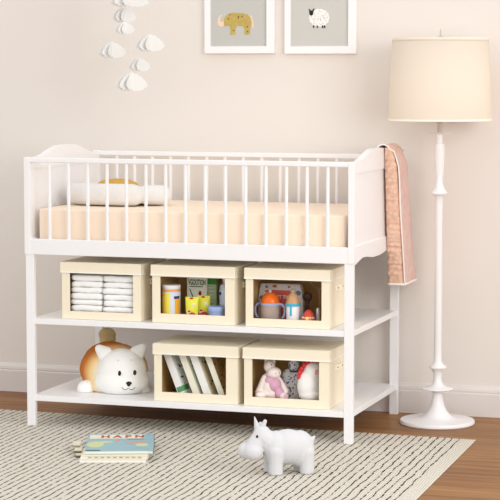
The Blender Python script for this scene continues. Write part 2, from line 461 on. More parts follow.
# ------------------------------------------------------------------ storage boxes
HOLE = mat('dark_rivet', (90,76,58), .5)
STR = mat('tan_strap', (255,248,224), .7)
def make_box(x0, x1, z0, label, win, depth=.25, yf=.03):
    """win = px rectangle (L,T,R,B) on the front face"""
    zt = z0+.212
    t = empty('storage_box', ((x0+x1)/2, yf+depth/2, z0+.0005))
    tag(t, label, 'storage box', 'cream lidded boxes on the shelves')
    T = Matrix.Translation(-t.location)
    z0 += .0008
    a = at(win[0], win[1], y=yf); c = at(win[2], win[3], y=yf)
    wx0, wx1, wz1, wz0 = a.x, c.x, a.z, c.z
    th = .005; xa, xb = x0+.004, x1-.004
    m = MB()
    m.box(xa, wx0, yf, yf+th, z0, zt-.002); m.box(wx1, xb, yf, yf+th, z0, zt-.002)
    m.box(wx0, wx1, yf, yf+th, z0, wz0); m.box(wx0, wx1, yf, yf+th, wz1, zt-.002)
    m.box(xa, xa+th, yf+th, yf+depth-th, z0, zt-.002); m.box(xb-th, xb, yf+th, yf+depth-th, z0, zt-.002)
    m.box(xa, xb, yf+depth-th, yf+depth, z0, zt-.002)
    m.build('box_body', BOXM, t, False, T)
    m = MB()   # lining + bottom
    m.box(xa+th, xb-th, yf+th, yf+depth-th, z0, z0+.004)
    m.box(xa+th, xb-th, yf+depth-th-.002, yf+depth-th, z0+.004, zt-.004)
    m.box(xa+th, xa+th+.002, yf+th, yf+depth-th-.002, z0+.004, zt-.004)
    m.box(xb-th-.002, xb-th, yf+th, yf+depth-th-.002, z0+.004, zt-.004)
    m.build('lining', BOXI, t, False, T)
    m = MB(); lz = zt-.038
    m.box(x0, x1, yf-.005, yf+depth+.005, zt-.004, zt, .0015)
    m.box(x0, x1, yf-.005, yf-.001, lz, zt-.003); m.box(x0, x1, yf+depth+.001, yf+depth+.005, lz, zt-.003)
    m.box(x0, x0+.003, yf-.002, yf+depth+.002, lz, zt-.003); m.box(x1-.003, x1, yf-.002, yf+depth+.002, lz, zt-.003)
    ld = m.build('lid', BOXL, t, False, T)
    m = MB()
    m.box(x0-.001, x1+.001, yf-.0062, yf-.0045, lz-.002, lz+.002); m.box(x1-.001, x1+.0012, yf-.005, yf+depth+.006, lz-.002, lz+.002)
    m.box(x0-.0012, x0+.001, yf-.005, yf+depth+.006, lz-.002, lz+.002)
    lab(m.build('edge_tape', TRIM, ld, False, T), 'pale tape along the lid edge')
    for s, xs in ((1, xb), (-1, xa)):
        m = MB(); yc = yf+depth*.5; zc = zt-.072
        pts = [(xs, yc-.034, zc), (xs+s*.006, yc-.030, zc), (xs+s*.0083, yc-.018, zc), (xs+s*.0088, yc, zc), (xs+s*.0083, yc+.018, zc), (xs+s*.006, yc+.030, zc), (xs, yc+.034, zc)]
        for p, q_ in zip(pts[:-1], pts[1:]):
            m.prism([(p[0], p[1]), (q_[0], q_[1]), (q_[0]-s*.002, q_[1]), (p[0]-s*.002, p[1])], 'z', zc-.011, zc+.011)
        hd = m.build('handle', STR, t, False, T)
        for yy in (yc-.030, yc+.030):
            m = MB(); m.ell((xs+s*.0075, yy, zc), (.0016,.0026,.0026), sub=2)
            m.build('rivet', HOLE, hd, True, T)
    return t
make_box(.127, .447, ZM, 'cream lidded box of folded white diapers, upper shelf left', (69.5,273,133,313.5))
make_box(.484, .808, ZM, 'cream lidded box holding yellow tin and green cartons, middle of upper shelf', (160,276.5,225,316))
make_box(.842, 1.162, ZM, 'cream lidded box holding baby bottles, upper shelf right', (253,279,321.5,321))
make_box(.490, .819, ZS+.0, 'cream lidded box of leaning books, lower shelf beside the dog toy', (161.5,354,226,395.3))
make_box(.836, 1.161, ZS+.0, 'cream lidded box of stuffed toys, lower shelf right', (252,358.5,319,400.5))
BZ = ZM+.0055; BZ2 = ZS+.0055

# diapers
DIA = mat('diaper_white', (253,253,253), .85, .02, 40, .5, 60, .1)
DIP = mat('diaper_print', (236,232,190), .8, .03, 30)
def diaper_mesh(seed):
    rnd = random.Random(seed)
    bm = bmesh.new()
    bmesh.ops.create_cube(bm, size=1)
    bmesh.ops.subdivide_edges(bm, edges=bm.edges[:], cuts=9, use_grid_fill=True)
    a, b_, c = rnd.random()*6, rnd.random()*6, rnd.random()*6
    for v in bm.verts:
        x, y, z = v.co*2
        k = (1-abs(x)**6*.10)*(1-abs(y)**6*.08)
        ed = (1-max(abs(x),abs(y))**14*.22)
        v.co = Vector((x*.0605*(1-.05*abs(z)**3), y*.085*(1-.04*abs(z)**3), (z*.5*ed*.0236+.0011*math.sin(x*4+a)*math.sin(y*3+b_)+.0006*math.sin(x*11+c))))
    me = bpy.data.meshes.new('folded_diaper'); bm.to_mesh(me); bm.free()
    for p in me.polygons: p.use_smooth = True
    return me
DM = [diaper_mesh(i) for i in range(4)]
for d in DM: d.materials.append(DIA)
ordn = ['bottom', 'second from bottom', 'third from bottom', 'middle', 'third from top', 'second from top', 'topmost']
dx0 = at(95.5, 295, y=.06).x-.07
for col, (cx, word) in enumerate(((.2222, 'left'), (.3500, 'right'))):
    hs = [.92,1.06,.9,1.08,.94,1.02,1.08] if col == 0 else [.88,.95,1.08,.96,1.07,.93,1.13]; zc_ = BZ+.0012
    for k in range(7):
        o = bpy.data.objects.new('folded_diaper', DM[(k+col*2) % 4]); COL.objects.link(o)
        o.location = (cx+random.uniform(-.002,.002), .132+random.uniform(-.002,.002), zc_+.0113*hs[k]); o.scale = (1, 1, hs[k]); zc_ += .0224*hs[k]
        o.rotation_euler = (0, 0, random.uniform(-.02,.02)+(PI if (k+col) % 2 else 0))
        tag(o, 'folded white diaper, %s of the %s stack in its cream box' % (ordn[k], word), 'diaper', 'diapers stacked in the upper left box')
        m = MB()
        r_ = random.Random(k*3+col)
        sy = 1 if (k+col) % 2 else -1
        for q in range(2):
            u = r_.uniform(-.03,.03); m.ell((u, sy*.0836, r_.uniform(-.003,.003)), (.010,.0012,.003), sub=2)
        m.build('printed_motif', DIP, o, True)

# upper middle box contents
def C(px, y, z=None, py=300):
    q = at(px, py, y=y); return q.x
YL = mat('yellow_print', (255,234,96), .5); PB = mat('pale_blue_print', (220,232,246), .5); OR = mat('orange_print', (250,182,50), .5)
REDO = mat('red_orange_band', (250,168,104), .5); GRN = mat('dark_green_ink', (38,92,48), .6); LIME = mat('lime_print', (240,240,80), .45)
RED = mat('red_print', (206,48,40), .5); BLU = mat('tub_blue', (158,182,226), .4); CART = mat('pale_carton', (240,242,230), .6)
GRA = mat('grass_green_print', (48,140,40), .5); NAVY = mat('navy_ink', (38,52,120), .5); INK = mat('black_ink', (32,30,30), .6)
YI = .085
s = scale_at((.55,YI,.45))
xc = C(171.5, YI); r = 9.0*s
t = empty('formula_tin', (xc, YI, BZ)); tag(t, 'round formula tin with yellow and white label in the middle box', 'tin')
hh = at(171, 285.5, y=YI-r).z-BZ
def sector(m, r, z0, z1, a0, a1, n=12, th=.0006):
    bm = m.bm; q = []
    for i in range(n+1):
        a = math.radians(a0+(a1-a0)*i/n); q.append([bm.verts.new((rr*math.cos(a), rr*math.sin(a), z)) for rr, z in ((r,z0),(r+th,z0),(r+th,z1),(r,z1))])
    for u, v in zip(q[:-1], q[1:]):
        for k in range(4): bm.faces.new((u[k], v[k], v[(k+1)%4], u[(k+1)%4]))
    bm.faces.new(q[0]); bm.faces.new(q[-1][::-1])
m = MB(); m.cyl(r, 0, hh-.012, 32, bev=.001); m.build('can', PB, t, 'auto')
m = MB(); m.cyl(r+.001, hh-.012, hh, 32, bev=.002); m.build('lid', WHITE, t, 'auto')
m = MB(); sector(m, r, hh-.024, hh-.015, 0, 360, 36); m.build('band', REDO, t)
m = MB(); sector(m, r, .004, hh-.028, 196, 282); m.build('yellow_label', YL, t)
m = MB(); sector(m, r, .004, hh-.050, 312, 352); m.build('orange_label', OR, t)
m = MB(); sector(m, r, hh-.050, hh-.040, 306, 350); sector(m, r, hh-.040, hh-.037, 195, 225); m.build('printed_lines', NAVY, t)
# carton
def carton(name, px0, px1, y, depth, top, label, cat, m1, rz=0):
    x0_, x1_ = C(px0, y), C(px1, y)
    t = empty(name, ((x0_+x1_)/2, y+depth/2, BZ), rz)
    tag(t, label, cat)
    w = x1_-x0_
    mm = MB(); mm.box(-w/2, w/2, -depth/2, depth/2, 0, top, .001); bx_ = mm.build('carton', m1, t)
    return t, w
t, w = carton('food_carton', 187, 207, .155, .03, .157, 'pale food carton with green lettering standing behind the lime pouches', 'carton', CART)
text('lettering', 'VGOOTION', w*.86, .022, GRN, t, Matrix.Translation((0,-.0154,.133)) @ FACE, bold=.03)
m = MB(); m.box(-w*.36, w*.30, -.0156, -.0148, .1155, .1185); m.build('subtitle', GRN, t)
m = MB(); m.prism([(-w*.38,.108),(-w*.34,.108),(-.004,.058),(-.010,.058)], 'y', -.0156, -.0148); m.build('printed_stem', GRN, t)
m = MB(); m.ell((.012,-.0152,.092), (.006,.0008,.010)); m.prism([(.004,.07),(.008,.07),(.012,.086),(.009,.087)], 'y', -.0156, -.0148); m.build('printed_berry', mat('berry_print', (150,30,70), .5), t)
t, w = carton('tall_carton', 207.5, 216.5, .165, .03, .158, 'grey green tall carton with bright green top in the middle box', 'carton', mat('sage_print', (178,196,160), .6))
m = MB(); m.box(-w*.5, w*.5, -.0156, -.0148, .126, .1575); m.build('green_panel', GRA, t)
m = MB()
for k in range(6): m.box(-w*.35, w*(.1+.25*random.random()), -.0156, -.0148, .112-k*.013, .1155-k*.013)
m.build('printed_lines', mat('pale_ink', (214,222,200), .6), t)
# pouches
def pouch(px, wpx, topy, label, y, rz):
    x_ = C(px, y); s_ = scale_at((x_,y,.45)); w = wpx*s_
    t = empty('food_pouch', (x_, y, BZ), rz); tag(t, label, 'pouch', 'lime food pouches')
    h = at(px, topy, y=y).z-BZ
    bm = bmesh.new(); rows = []
    for i in range(13):
        u = i/12; z = h*u; d = .013*math.sin(PI*min(1,(1-u)*.9+.08))**.8*(1 if u < .98 else .1)+.0008
        ww = w*(.43+.07*u)
        rows.append([bm.verts.new((ww*math.cos(a), d*math.sin(a), z)) for a in [2*PI*k/20 for k in range(20)]])
    for r1, r2 in zip(rows[:-1], rows[1:]):
        for k in range(20): bm.faces.new((r1[k], r1[(k+1)%20], r2[(k+1)%20], r2[k]))
    bm.faces.new(rows[0][::-1]); bm.faces.new(rows[-1])
    m = MB(); m.bm.free(); m.bm = bm; o = m.build('pouch_body', LIME, t, 'auto')
    m = MB(); m.ell((0,-.0045,h*.93), (.008,.004,.005)); m.build('brand_badge', RED, t, True)
    m = MB(); m.ell((-.008,-.0122,h*.34), (.0085,.003,.013)); m.ell((.009,-.0105,h*.68), (.009,.003,.007)); m.build('printed_spot', mat('cream_print', (250,236,190), .5), t, True)
    m = MB(); m.ell((-.001,-.0105,.020), (.021,.006,.015)); m.ell((-.006,-.0148,h*.42), (.005,.002,.004)); m.build('printed_fruit', RED, t, True)
pouch(192, 14.3, 297, 'lime yellow food pouch, left of the two in the middle box', .07, .0)
pouch(203.6, 14.0, 295.5, 'lime food pouch with red base, right of the two in the middle box', .105, .1)
# tub
x_ = C(217.5, .075); t = empty('plastic_tub', (x_, .077, BZ)); tag(t, 'pale blue round plastic tub in the middle box', 'tub')
r = 10*scale_at((x_,.07,.45)); hz = at(217, 306.5, y=.06).z-BZ
m = MB(); m.lathe([(0,0),(r*.86,0),(r*.92,hz*.75),(0,hz*.75)], 32); m.build('tub_base', BLU, t, 'auto')
m = MB(); m.lathe([(0,hz*.70),(r*.99,hz*.70),(r,hz*.74),(r,hz*.93),(r*.94,hz),(r*.3,hz),(0,hz*.96)], 32); m.build('tub_lid', BLU, t, 'auto')
# white bottle
x_ = C(226, .15); t = empty('lotion_bottle', (x_, .15, BZ)); tag(t, 'white lotion bottle with blue dot behind the blue tub', 'bottle')
m = MB(); m.lathe([(0,0),(.022,0),(.024,.003),(.024,.11),(.020,.128),(.009,.135),(.009,.14),(0,.14)], 28); m.build('bottle_body', mat('bluish_white_plastic', (222,230,246), .4), t, 'auto')
m = MB(); m.cyl(.012, .138, .158, 20, bev=.001); m.build('cap', WHITE, t, 'auto')
m = MB(); m.ell((-.014,-.0205,.098), (.0045,.0018,.006)); m.build('blue_dot', NAVY, t, True)

# upper right box contents
def root_at(name, px, y, z, label, cat, rz=0, py=310, group=None):
    x_ = at(px, py, y=y).x
    t = empty(name, (x_, y, z), rz); tag(t, label, cat, group); return t
PK = mat('grey_white_film', (222,222,220), .35, .05, 40); COR = mat('coral_print', (214,98,84), .5)
t = root_at('wipes_pack', 281.6, .165, BZ, 'large grey white wipes pack with coral label behind the baby bottles', 'wipes pack')
s = scale_at(t.location); w = 47*s; h = at(279, 284.0, y=.15).z-BZ
m = MB(); 
m.prism([(-w*.5+.004,0),(w*.5-.004,0),(w*.5,.008),(w*.49,h*.45),(w*.50,h*.55),(w*.455,h-.012),(w*.43,h),(-w*.43,h),(-w*.46,h-.012),(-w*.50,h*.6),(-w*.49,h*.45),(-w*.5,.008)], 'y', -.018, .014, .004)
m.build('pack_body', PK, t, 'auto')
m = MB(); m.prism([(-w*.26,h*.46),(w*.32,h*.46),(w*.32,h*.84),(-w*.26,h*.84)], 'y', -.0188, -.0178)
m.prism([(w*.02,h*.05),(w*.32,h*.05),(w*.32,h*.38),(w*.02,h*.38)], 'y', -.0188, -.0178); m.build('coral_label', COR, t)
text('lettering', 'SOFT TIME', .080, .013, mat('white_ink', (250,244,240), .5), t, Matrix.Translation((.006,-.0192,h*.66)) @ FACE)
m = MB(); rr = random.Random(4)
for u, v, q in ((-.40,.62,.010),(-.38,.25,.011),(.40,.78,.010),(-.30,.92,.006),(.38,.45,.006)):
    m.ell((w*u,-.0182,h*v), (q,.0008,q*.9))
m.build('printed_dots', mat('slate_print', (112,136,160), .5), t, True)
m = MB()
for u, v, q in ((-.30,.80,.007),(-.12,.94,.009),(.2,.93,.006),(-.44,.42,.005)):
    m.ell((w*u,-.0184,h*v), (q,.0008,q*.6))
m.build('printed_flowers', mat('rust_print', (196,110,70), .5), t, True)
# sippy cup
t = root_at('sippy_cup', 270, .085, BZ, 'sippy cup with orange dome lid and pale blue side handles', 'sippy cup')
s = scale_at(t.location)
zr = at(270, 304, y=.075).z-BZ; zt_ = at(270, 293, y=.085).z-BZ
r = 9.5*s
m = MB(); m.lathe([(0,0),(r*.85,0),(r*.93,.004),(r,zr*.6),(r*.98,zr-.002),(0,zr-.002)], 32)
m.build('cup_body', mat('smoky_plastic', (178,160,150), .25), t, 'auto')
m = MB(); m.lathe([(0,zr-.004),(r*1.04,zr-.004),(r*1.04,zr+.004),(0,zr+.004)], 32)
for sg in (-1,1):
    pts = [(sg*(r*.95),0,zr-.001),(sg*(r+.012),0,zr-.001),(sg*(r+.021),0,zr-.012),(sg*(r+.022),0,zr-.032),(sg*(r+.016),0,zr-.047),(sg*(r+.010),0,zr-.050)]
    m.tube(pts, [.0045]*5+[.003], 10)
m.build('handle_ring', mat('periwinkle_plastic', (166,178,218), .4), t, 'auto')
m = MB(); dh = zt_-zr
m.lathe([(r*.98,zr+.003)]+[(r*.98*math.cos(a), zr+.003+dh*math.sin(a)) for a in [PI/2*k/10 for k in range(1,10)]]+[(0,zr+dh+.003)], 32)
OC = mat('orange_plastic', (240,110,30), .25)
d_ = m.build('dome_lid', OC, t, True)
m = MB(); m.box(-.009,-.003,-r*.80,-r*.66,zr+.010,zr+.028,.002); m.build('spout_flap', mat('deep_orange_plastic', (190,60,30), .3), d_, 'auto')
m = MB(); m.lathe([(.006,zr+dh),(.0052,zr+dh+.008),(.003,zr+dh+.013),(0,zr+dh+.0135)], 16); m.build('spout', mat('clear_grey_silicone', (205,190,180), .3), d_, True)
# baby bottle
t = root_at('baby_bottle', 293, .075, BZ, 'white baby bottle with turquoise collar and tan teat cap', 'baby bottle')
s = scale_at(t.location); r = 6.7*s; zc = at(293, 304.5, y=.07).z-BZ; zt_ = at(293, 294.5, y=.07).z-BZ; zn = at(293, 289, y=.07).z-BZ
m = MB(); m.lathe([(0,0),(r*.9,0),(r,.004),(r,zc-.006),(r*.9,zc-.002),(0,zc-.002)], 32); m.build('bottle_body', WHITE, t, 'auto')
TQ = mat('turquoise_plastic', (70,186,214), .35)
m = MB(); m.lathe([(0,zc-.005),(r*1.12,zc-.005),(r*1.16,zc-.001),(r*1.12,zc+.005),(0,zc+.005)], 32); m.box(-.0045,.003,-r-.0012,-r+.004,zc-.040,zc-.003,.001); m.build('collar', TQ, t, 'auto')
TN = mat('tan_silicone', (208,160,116), .4)
m = MB(); m.lathe([(r*1.05,zc+.004),(r*1.0,zc+.012),(r*.85,zc+.022),(r*.62,zt_+.0),(r*.40,zt_+.004),(0,zt_+.004)], 32); m.build('teat_base', TN, t, True)
m = MB(); m.lathe([(r*.42,zt_),(r*.34,zt_+.006),(r*.40,zt_+.013),(r*.36,zn-.003),(r*.18,zn),(0,zn+.0005)], 24); m.build('teat', mat('taupe_silicone', (176,156,138), .35), t, True)
# pacifier case
t = root_at('pacifier_case', 308.5, .065, BZ, 'small domed pacifier case with red and yellow pattern on navy base', 'pacifier case')
s = scale_at(t.location); r = 7.2*s; hz = at(308, 309.5, y=.065).z-BZ
m = MB(); m.lathe([(0,0),(r*.9,0),(r,.004),(r,.010),(0,.010)], 32); m.build('case_base', NAVY, t, 'auto')
m = MB(); m.lathe([(r*.96*math.cos(a), .010+(hz-.010)*math.sin(a)) for a in [PI/2*k/12 for k in range(12)]]+[(0,hz)], 40); dm = m.build('dome', mat('brick_red_plastic', (206,74,56), .3), t, True)
m = MB()
for k in range(9):
    a = math.radians(195+k*19); 
    m.ell((r*.86*math.cos(a), r*.86*math.sin(a), .010+(hz-.01)*.42), (.0024,.0024,.004), sub=2)
m.build('cream_dots', mat('cream_plastic', (244,226,200), .4), dm, True)
m = MB(); m.ell((.001,-r*.84,.010+(hz-.01)*.38), (.006,.003,.007)); m.build('yellow_motif', YL, dm, True)
# small tube + teething ring
t = root_at('ointment_tube', 317.8, .10, BZ, 'small white ointment tube with yellow cap beside the pacifier case', 'tube')
m = MB(); m.lathe([(.0058,.020),(.0062,.022),(.006,.05),(.0035,.062),(0,.062)], 16); m.build('tube_body', WHITE, t, True)
m = MB(); m.cyl(.0066, 0, .021, 16, bev=.001); m.build('yellow_cap', YL, t, 'auto')
t = root_at('teether_ring', 319.5, .215, BZ+.0, 'pale ring teether hanging out of clothing at right of the wipes pack', 'teether')
c_ = at(319, 278, y=.205)
tag(t, 'thin pale round teether ring at upper right inside the bottle box', 'teether')
m = MB(); R_ = .040; m.tube([(R_*math.cos(2*PI*k/40), 0, R_*math.sin(2*PI*k/40)) for k in range(41)], .0016, 8, False)
m.build('ring', mat('pale_grey_plastic', (200,190,176), .3), t, True, loc=(0,.0,(c_.z-BZ)))
m = MB(); m.cyl(.0022, .0, c_.z-BZ-R_, 10); m.ell((0,0,.003),(.010,.008,.003)); m.build('ring_stem', mat('pale_grey_plastic', (200,190,176)), t, True)
t = root_at('hair_brush', 307.5, .145, BZ, 'dark brown baby brush standing behind the pacifier case', 'brush')
zz = at(307, 297, y=.145).z-BZ
m = MB(); m.ell((0,0,zz), (.017,.008,.018), sub=3); DK = mat('dark_brown_wood', (74,50,42), .5); m.build('brush_head', DK, t, True)
m = MB(); m.tube([(0,0,.0),(0,0,zz*.5),(0,0,zz)], [.007,.0055,.006], 12); m.build('brush_handle', DK, t, 'auto')

# lower middle box: leaning books
pages = mat('page_white', (248,244,232), .8, .02, 60)
ang = math.atan2(15.2, 39)        # lean from the vertical, tops to the left
specs = [ # px at window bottom of spine left edge, thickness px, cover colour, spine colour, label
 (178.5, 7.6, (252,252,248), (255,255,255), 'white picture book with green foot, first from left in the leaning row'),
 (193.5, 7.0, (236,240,226), (252,248,230), 'cream picture book with grey green spine edge, second in the leaning row'),
 (204.0, 8.2, (250,246,220), (255,255,252), 'white spined book with cream cover, third in the leaning row'),
 (219.0, 6.2, (206,172,116), (255,250,232), 'cream spined book with tan patterned cover, rightmost in the leaning row')]
yb = .075; zbot = BZ2+.0005
for i, (pb, tp, cc, sc, lb_) in enumerate(specs):
    s = scale_at((.65,yb,.15))
    bx0 = at(pb, 395, y=yb); 
    th = tp*s*math.cos(ang)*1.0
    # extend from window bottom down to the box floor
    dz = bx0.z-zbot; xb_ = bx0.x+dz*math.tan(ang)
    t = empty('picture_book', (xb_, yb, zbot)); t.rotation_euler = (0, -ang, 0)
    tag(t, lb_, 'book', 'books leaning in the lower box')
    hh = .176/math.cos(ang)*.93; dd = .165
    cm_ = mat('book_cover_%s' % 'abcd'[i], cc, .5, .12, 25)
    sp_ = mat('book_spine_%s' % 'abcd'[i], sc, .5, .02, 25)
    # pivot: left bottom corner rests on floor at x offset 0; lean means right-bottom corner would be up => lift
    m = MB(); m.box(.0015, th-.0015, .003, dd-.003, .003, hh-.003); m.build('pages', pages, t)
    m = MB(); m.box(0, .0015, 0, dd, 0, hh); m.box(th-.0015, th, 0, dd, 0, hh); m.build('cover', cm_, t)
    m = MB(); m.box(-.0002, th+.0002, -.0018, .001, 0, hh, .0008); m.build('spine', sp_, t)
    if i == 0:
        m = MB(); m.box(th*.1, th+.0006, -.0024, .06, .020, .040, .001); m.build('green_print', mat('leaf_print', (96,170,110), .6), t)
    m = MB()
    r_ = random.Random(i+20)
    for q in range(10 if i < 3 else 26):
        m.ell((th+.0002, r_.uniform(.01,.15), r_.uniform(.03,hh-.02)), (.0005, r_.uniform(.003,.008), r_.uniform(.002,.006)), sub=2)
    m.build('cover_picture', [INK, mat('brick_print', (170,84,60), .6), INK, mat('brown_print', (132,88,50), .6)][i], t, True)

# ---- toys in lower right box
PKW = mat('pale_pink_plush', (255,242,236), .95, .02, 60, .3, 300, .05)
MAUVE = mat('mauve_plush', (226,178,202), .9, .05, 50, .2, 200, .05)
EYE = mat('glossy_black', (22,20,20), .2)
def toy_root(name, px, py, y, z, label, cat):
    q = at(px, py, y=y); t = empty(name, (q.x, q.y, z), YAW)
    t.location = (q.x, q.y, z); tag(t, label, cat); t['_'] = 0; del t['_']
    return t
class Toy:
    def __init__(s, name, px, py0, y, z, label, cat):
        q = at(px, py0, y=y) if y is not None else at(px, py0, z=z)
        y = q.y
        s.t = empty(name, (q.x, y, z), YAW); tag(s.t, label, cat)
        s.px = px; s.s = scale_at(s.t.location)
        # pixel row at which local z=0,v=0 shows
        d = Vector((q.x,y,z))-CAM; s.py = 250 - F*d.dot(UP)/d.dot(FW)
        s.sl = math.sin(PITCH+math.atan2(s.py-250, F))
        s.inv = (Matrix.Translation(s.t.location) @ Matrix.Rotation(YAW, 4, 'Z')).inverted()
    def p(s, px, py, v=0):
        return Vector(((px-s.px)*s.s, v, (s.py-py)*s.s - v*s.sl))
    def ell(s, mb, px, py, v, rx, rz, ry=None, rot=0, sub=3):
        ry = ry if ry is not None else rx
        mb.ell(s.p(px,py,v), (rx*s.s, ry*s.s, rz*s.s), Matrix.Rotation(rot, 4, 'Y'), sub)
    def cap(s, mb, a, b, ra, rb, n=6):
        mb.caps(s.p(*a), s.p(*b), ra*s.s, rb*s.s, n)
T_ = Toy('plush_hippo', 270, 398, .10, BZ2, 'pale pink sitting plush animal wearing a mauve dress in the toy box', 'stuffed toy')
m = MB()
T_.ell(m, 270, 386, 0, 10, 12.5, 9); T_.ell(m, 271, 393, -.0, 12, 6.5, 9)
T_.ell(m, 269.5, 366, -.002, 6, 6.5, 6); T_.ell(m, 274, 372.5, -.022, 7.2, 5.8, 6.5)
T_.ell(m, 270, 377, 0, 6.5, 6, 6)
T_.cap(m, (265,378,-.01), (258.5,392,-.01), 4, 3.6); T_.cap(m, (278,379,-.008), (286,391,-.012), 3.6, 3.2)
T_.ell(m, 261, 395, -.03, 6, 4.2, 6); T_.ell(m, 283.5, 396.2, -.032, 4.5, 3.8, 6)
T_.ell(m, 266, 360.5, 0, 1.8, 2.6, 1.6); T_.ell(m, 274, 361, 0, 1.8, 2.4, 1.6)
pb = remeshed(m, 'plush_body', PKW, T_.t, .0025, 3, .0)
m = MB(); T_.ell(m, 274.5, 384.5, -.017, 7.0, 7.5, 6.5); T_.ell(m, 279, 393.5, -.026, 4.6, 5.5, 4.5)
T_.ell(m, 269, 380, -.010, 5.5, 6, 6)
remeshed(m, 'mauve_dress', MAUVE, T_.t, .0025, 3, .0)
bv = bvh_of([pb])
for px, py, w_, m_ in ((271.4,364.8,1.3,EYE),(275.0,365.3,1.2,EYE),(275.8,373.3,1.0,EYE),(279.0,372.9,1.0,EYE)):
    decal('eye' if py < 370 else 'nostril', bv, px, py, w_, w_*1.15, m_, T_.t, T_.inv, .0006)
decal('foot_pad', bv, 286.0, 396.4, 5.5, 4.5, MAUVE, T_.t, T_.inv, .001)
# cloth toy
CL = bpy.data.materials.new('floral_cotton'); CL.use_nodes = True
nt = CL.node_tree; b = nt.nodes['Principled BSDF']; b.inputs['Roughness'].default_value = .9
tc = nt.nodes.new('ShaderNodeTexCoord'); v = nt.nodes.new('ShaderNodeTexVoronoi'); v.inputs['Scale'].default_value = 95
nt.links.new(tc.outputs['Object'], v.inputs['Vector'])
r_ = nt.nodes.new('ShaderNodeValToRGB'); e = r_.color_ramp.elements; e[0].position = .30; e[0].color = (*lin((70,120,185)),1); e[1].position = .36; e[1].color = (*lin((250,252,254)),1)
nt.links.new(v.outputs['Distance'], r_.inputs['Fac']); nt.links.new(r_.outputs['Color'], b.inputs['Base Color'])
T_ = Toy('fabric_doll', 292.5, 398, .165, BZ2, 'white cloth doll with blue leaf print between the two plush toys', 'stuffed toy')
m = MB(); T_.ell(m, 291, 385, 0, 9.5, 14, 6); T_.ell(m, 294, 364.5, 0, 5.8, 6.5, 5); T_.ell(m, 288, 376, 0, 6.5, 7.5, 5); T_.ell(m, 296, 378, 0, 7, 9, 5); T_.ell(m, 292, 395, 0, 9, 7, 6)
o_ = remeshed(m, 'doll_body', CL, T_.t, .003, 3, .0)
m = MB(); m.lathe([(.018,-.003),(.0205,0),(.018,.003)], 24); o_ = m.build('neck_bow', NAVY, T_.t, True); o_.location = T_.p(294, 370.5, 0); 
# white plush with red crest
WPL = mat('white_plush', (252,250,247), .95, .02, 60, .3, 300, .05)
T_ = Toy('plush_chicken', 310, 399, .085, BZ2, 'round white plush toy with a red felt crest in the toy box', 'stuffed toy')
m = MB(); T_.ell(m, 309.5, 385, 0, 12.5, 17, 9); T_.ell(m, 313, 371, 0, 9.5, 10.5, 7.5); T_.ell(m, 311, 394, 0, 12.5, 8, 9)
T_.cap(m, (315,367,-.0), (321,371,-.0), 6.5, 5.0)
pb = remeshed(m, 'plush_body', WPL, T_.t, .003, 3, .0)
CRS = mat('red_felt', (226,66,66), .85)
m = MB()
for k, (px, py) in enumerate(((299.0,376.5),(300.0,372),(301.8,368),(304.4,364.6),(307.8,361.8),(311.6,360.2),(315.6,359.6))):
    T_.ell(m, px, py, -.006, 2.5, 2.7, 3.2, sub=2)
m.build('crest', CRS, T_.t, True)
bv = bvh_of([pb]); decal('cheek', bv, 315.6, 372.2, 5, 5, mat('pink_felt', (240,150,150), .85), T_.t, T_.inv, .001)

# ------------------------------------------------------------------ plush dog on lower shelf
DW = mat('dog_white_plush', (255,254,252), .95, .01, 60, .2, 300, .05)
T_ = Toy('plush_dog', 112, 390, .20, ZS+.0008, 'round plush dog with white face and toasted brown back on the lower shelf', 'stuffed toy')
BR = bpy.data.materials.new('toasted_plush'); BR.use_nodes = True
nt = BR.node_tree; N = nt.nodes; K = nt.links; b = N['Principled BSDF']; b.inputs['Roughness'].default_value = .85; b.inputs['Specular IOR Level'].default_value = .1
tc = N.new('ShaderNodeTexCoord')
cen = T_.p(122, 379, -.06)
sub = N.new('ShaderNodeVectorMath'); sub.operation = 'SUBTRACT'; K.new(tc.outputs['Object'], sub.inputs[0]); sub.inputs[1].default_value = cen
ln = N.new('ShaderNodeVectorMath'); ln.operation = 'LENGTH'; K.new(sub.outputs[0], ln.inputs[0])
r_ = N.new('ShaderNodeValToRGB'); e = r_.color_ramp.elements
e[0].position = .095; e[0].color = (*lin((255,244,214)),1); e[1].position = .225; e[1].color = (*lin((150,70,28)),1)
x = e.new(.125); x.color = (*lin((246,206,140)),1); x = e.new(.155); x.color = (*lin((206,124,58)),1)
K.new(ln.outputs['Value'], r_.inputs['Fac']); K.new(r_.outputs['Color'], b.inputs['Base Color'])
m = MB(); T_.ell(m, 113, 368, .045, 34.5, 26, 30); T_.ell(m, 114, 384, .03, 33, 11, 28)
T_.ell(m, 109, 360.5, .06, 27, 20, 24)
body = remeshed(m, 'plush_body', BR, T_.t, .004, 6, .0); lab(body, 'toasted brown rounded back')
m = MB(); T_.ell(m, 123, 371, -.05, 24.5, 23.0, 20); T_.ell(m, 123, 380.5, -.052, 27.0, 16.0, 21); T_.ell(m, 128, 384, -.075, 14, 10, 15)
head = remeshed(m, 'head', DW, T_.t, .004, 6, .0)
for (px, py, tx, ty, sg) in ((106.5, 354, 100.3, 348.4, -1), (137.5, 353.5, 143, 347.6, 1)):
    m = MB(); m.caps(T_.p(px,py,-.05), T_.p(tx,ty,-.045), 8.2*T_.s, 4.4*T_.s, 8)
    m.bm.transform(Matrix.Translation((0,-.047,0)) @ Matrix.Diagonal((1,.55,1,1)) @ Matrix.Translation((0,.047,0)))
    remeshed(m, 'ear', DW, head, .003, 3)
for px, py, v in ((86.3,388.5,-.03),(150-8,391,-.03)):
    m = MB(); T_.ell(m, px, py, v, 8.6, 8.2, 10); T_.ell(m, px+(5 if px<100 else -5), py-3, v+.03, 9, 8, 12)
    remeshed(m, 'paw', DW, T_.t, .003, 3, .0)
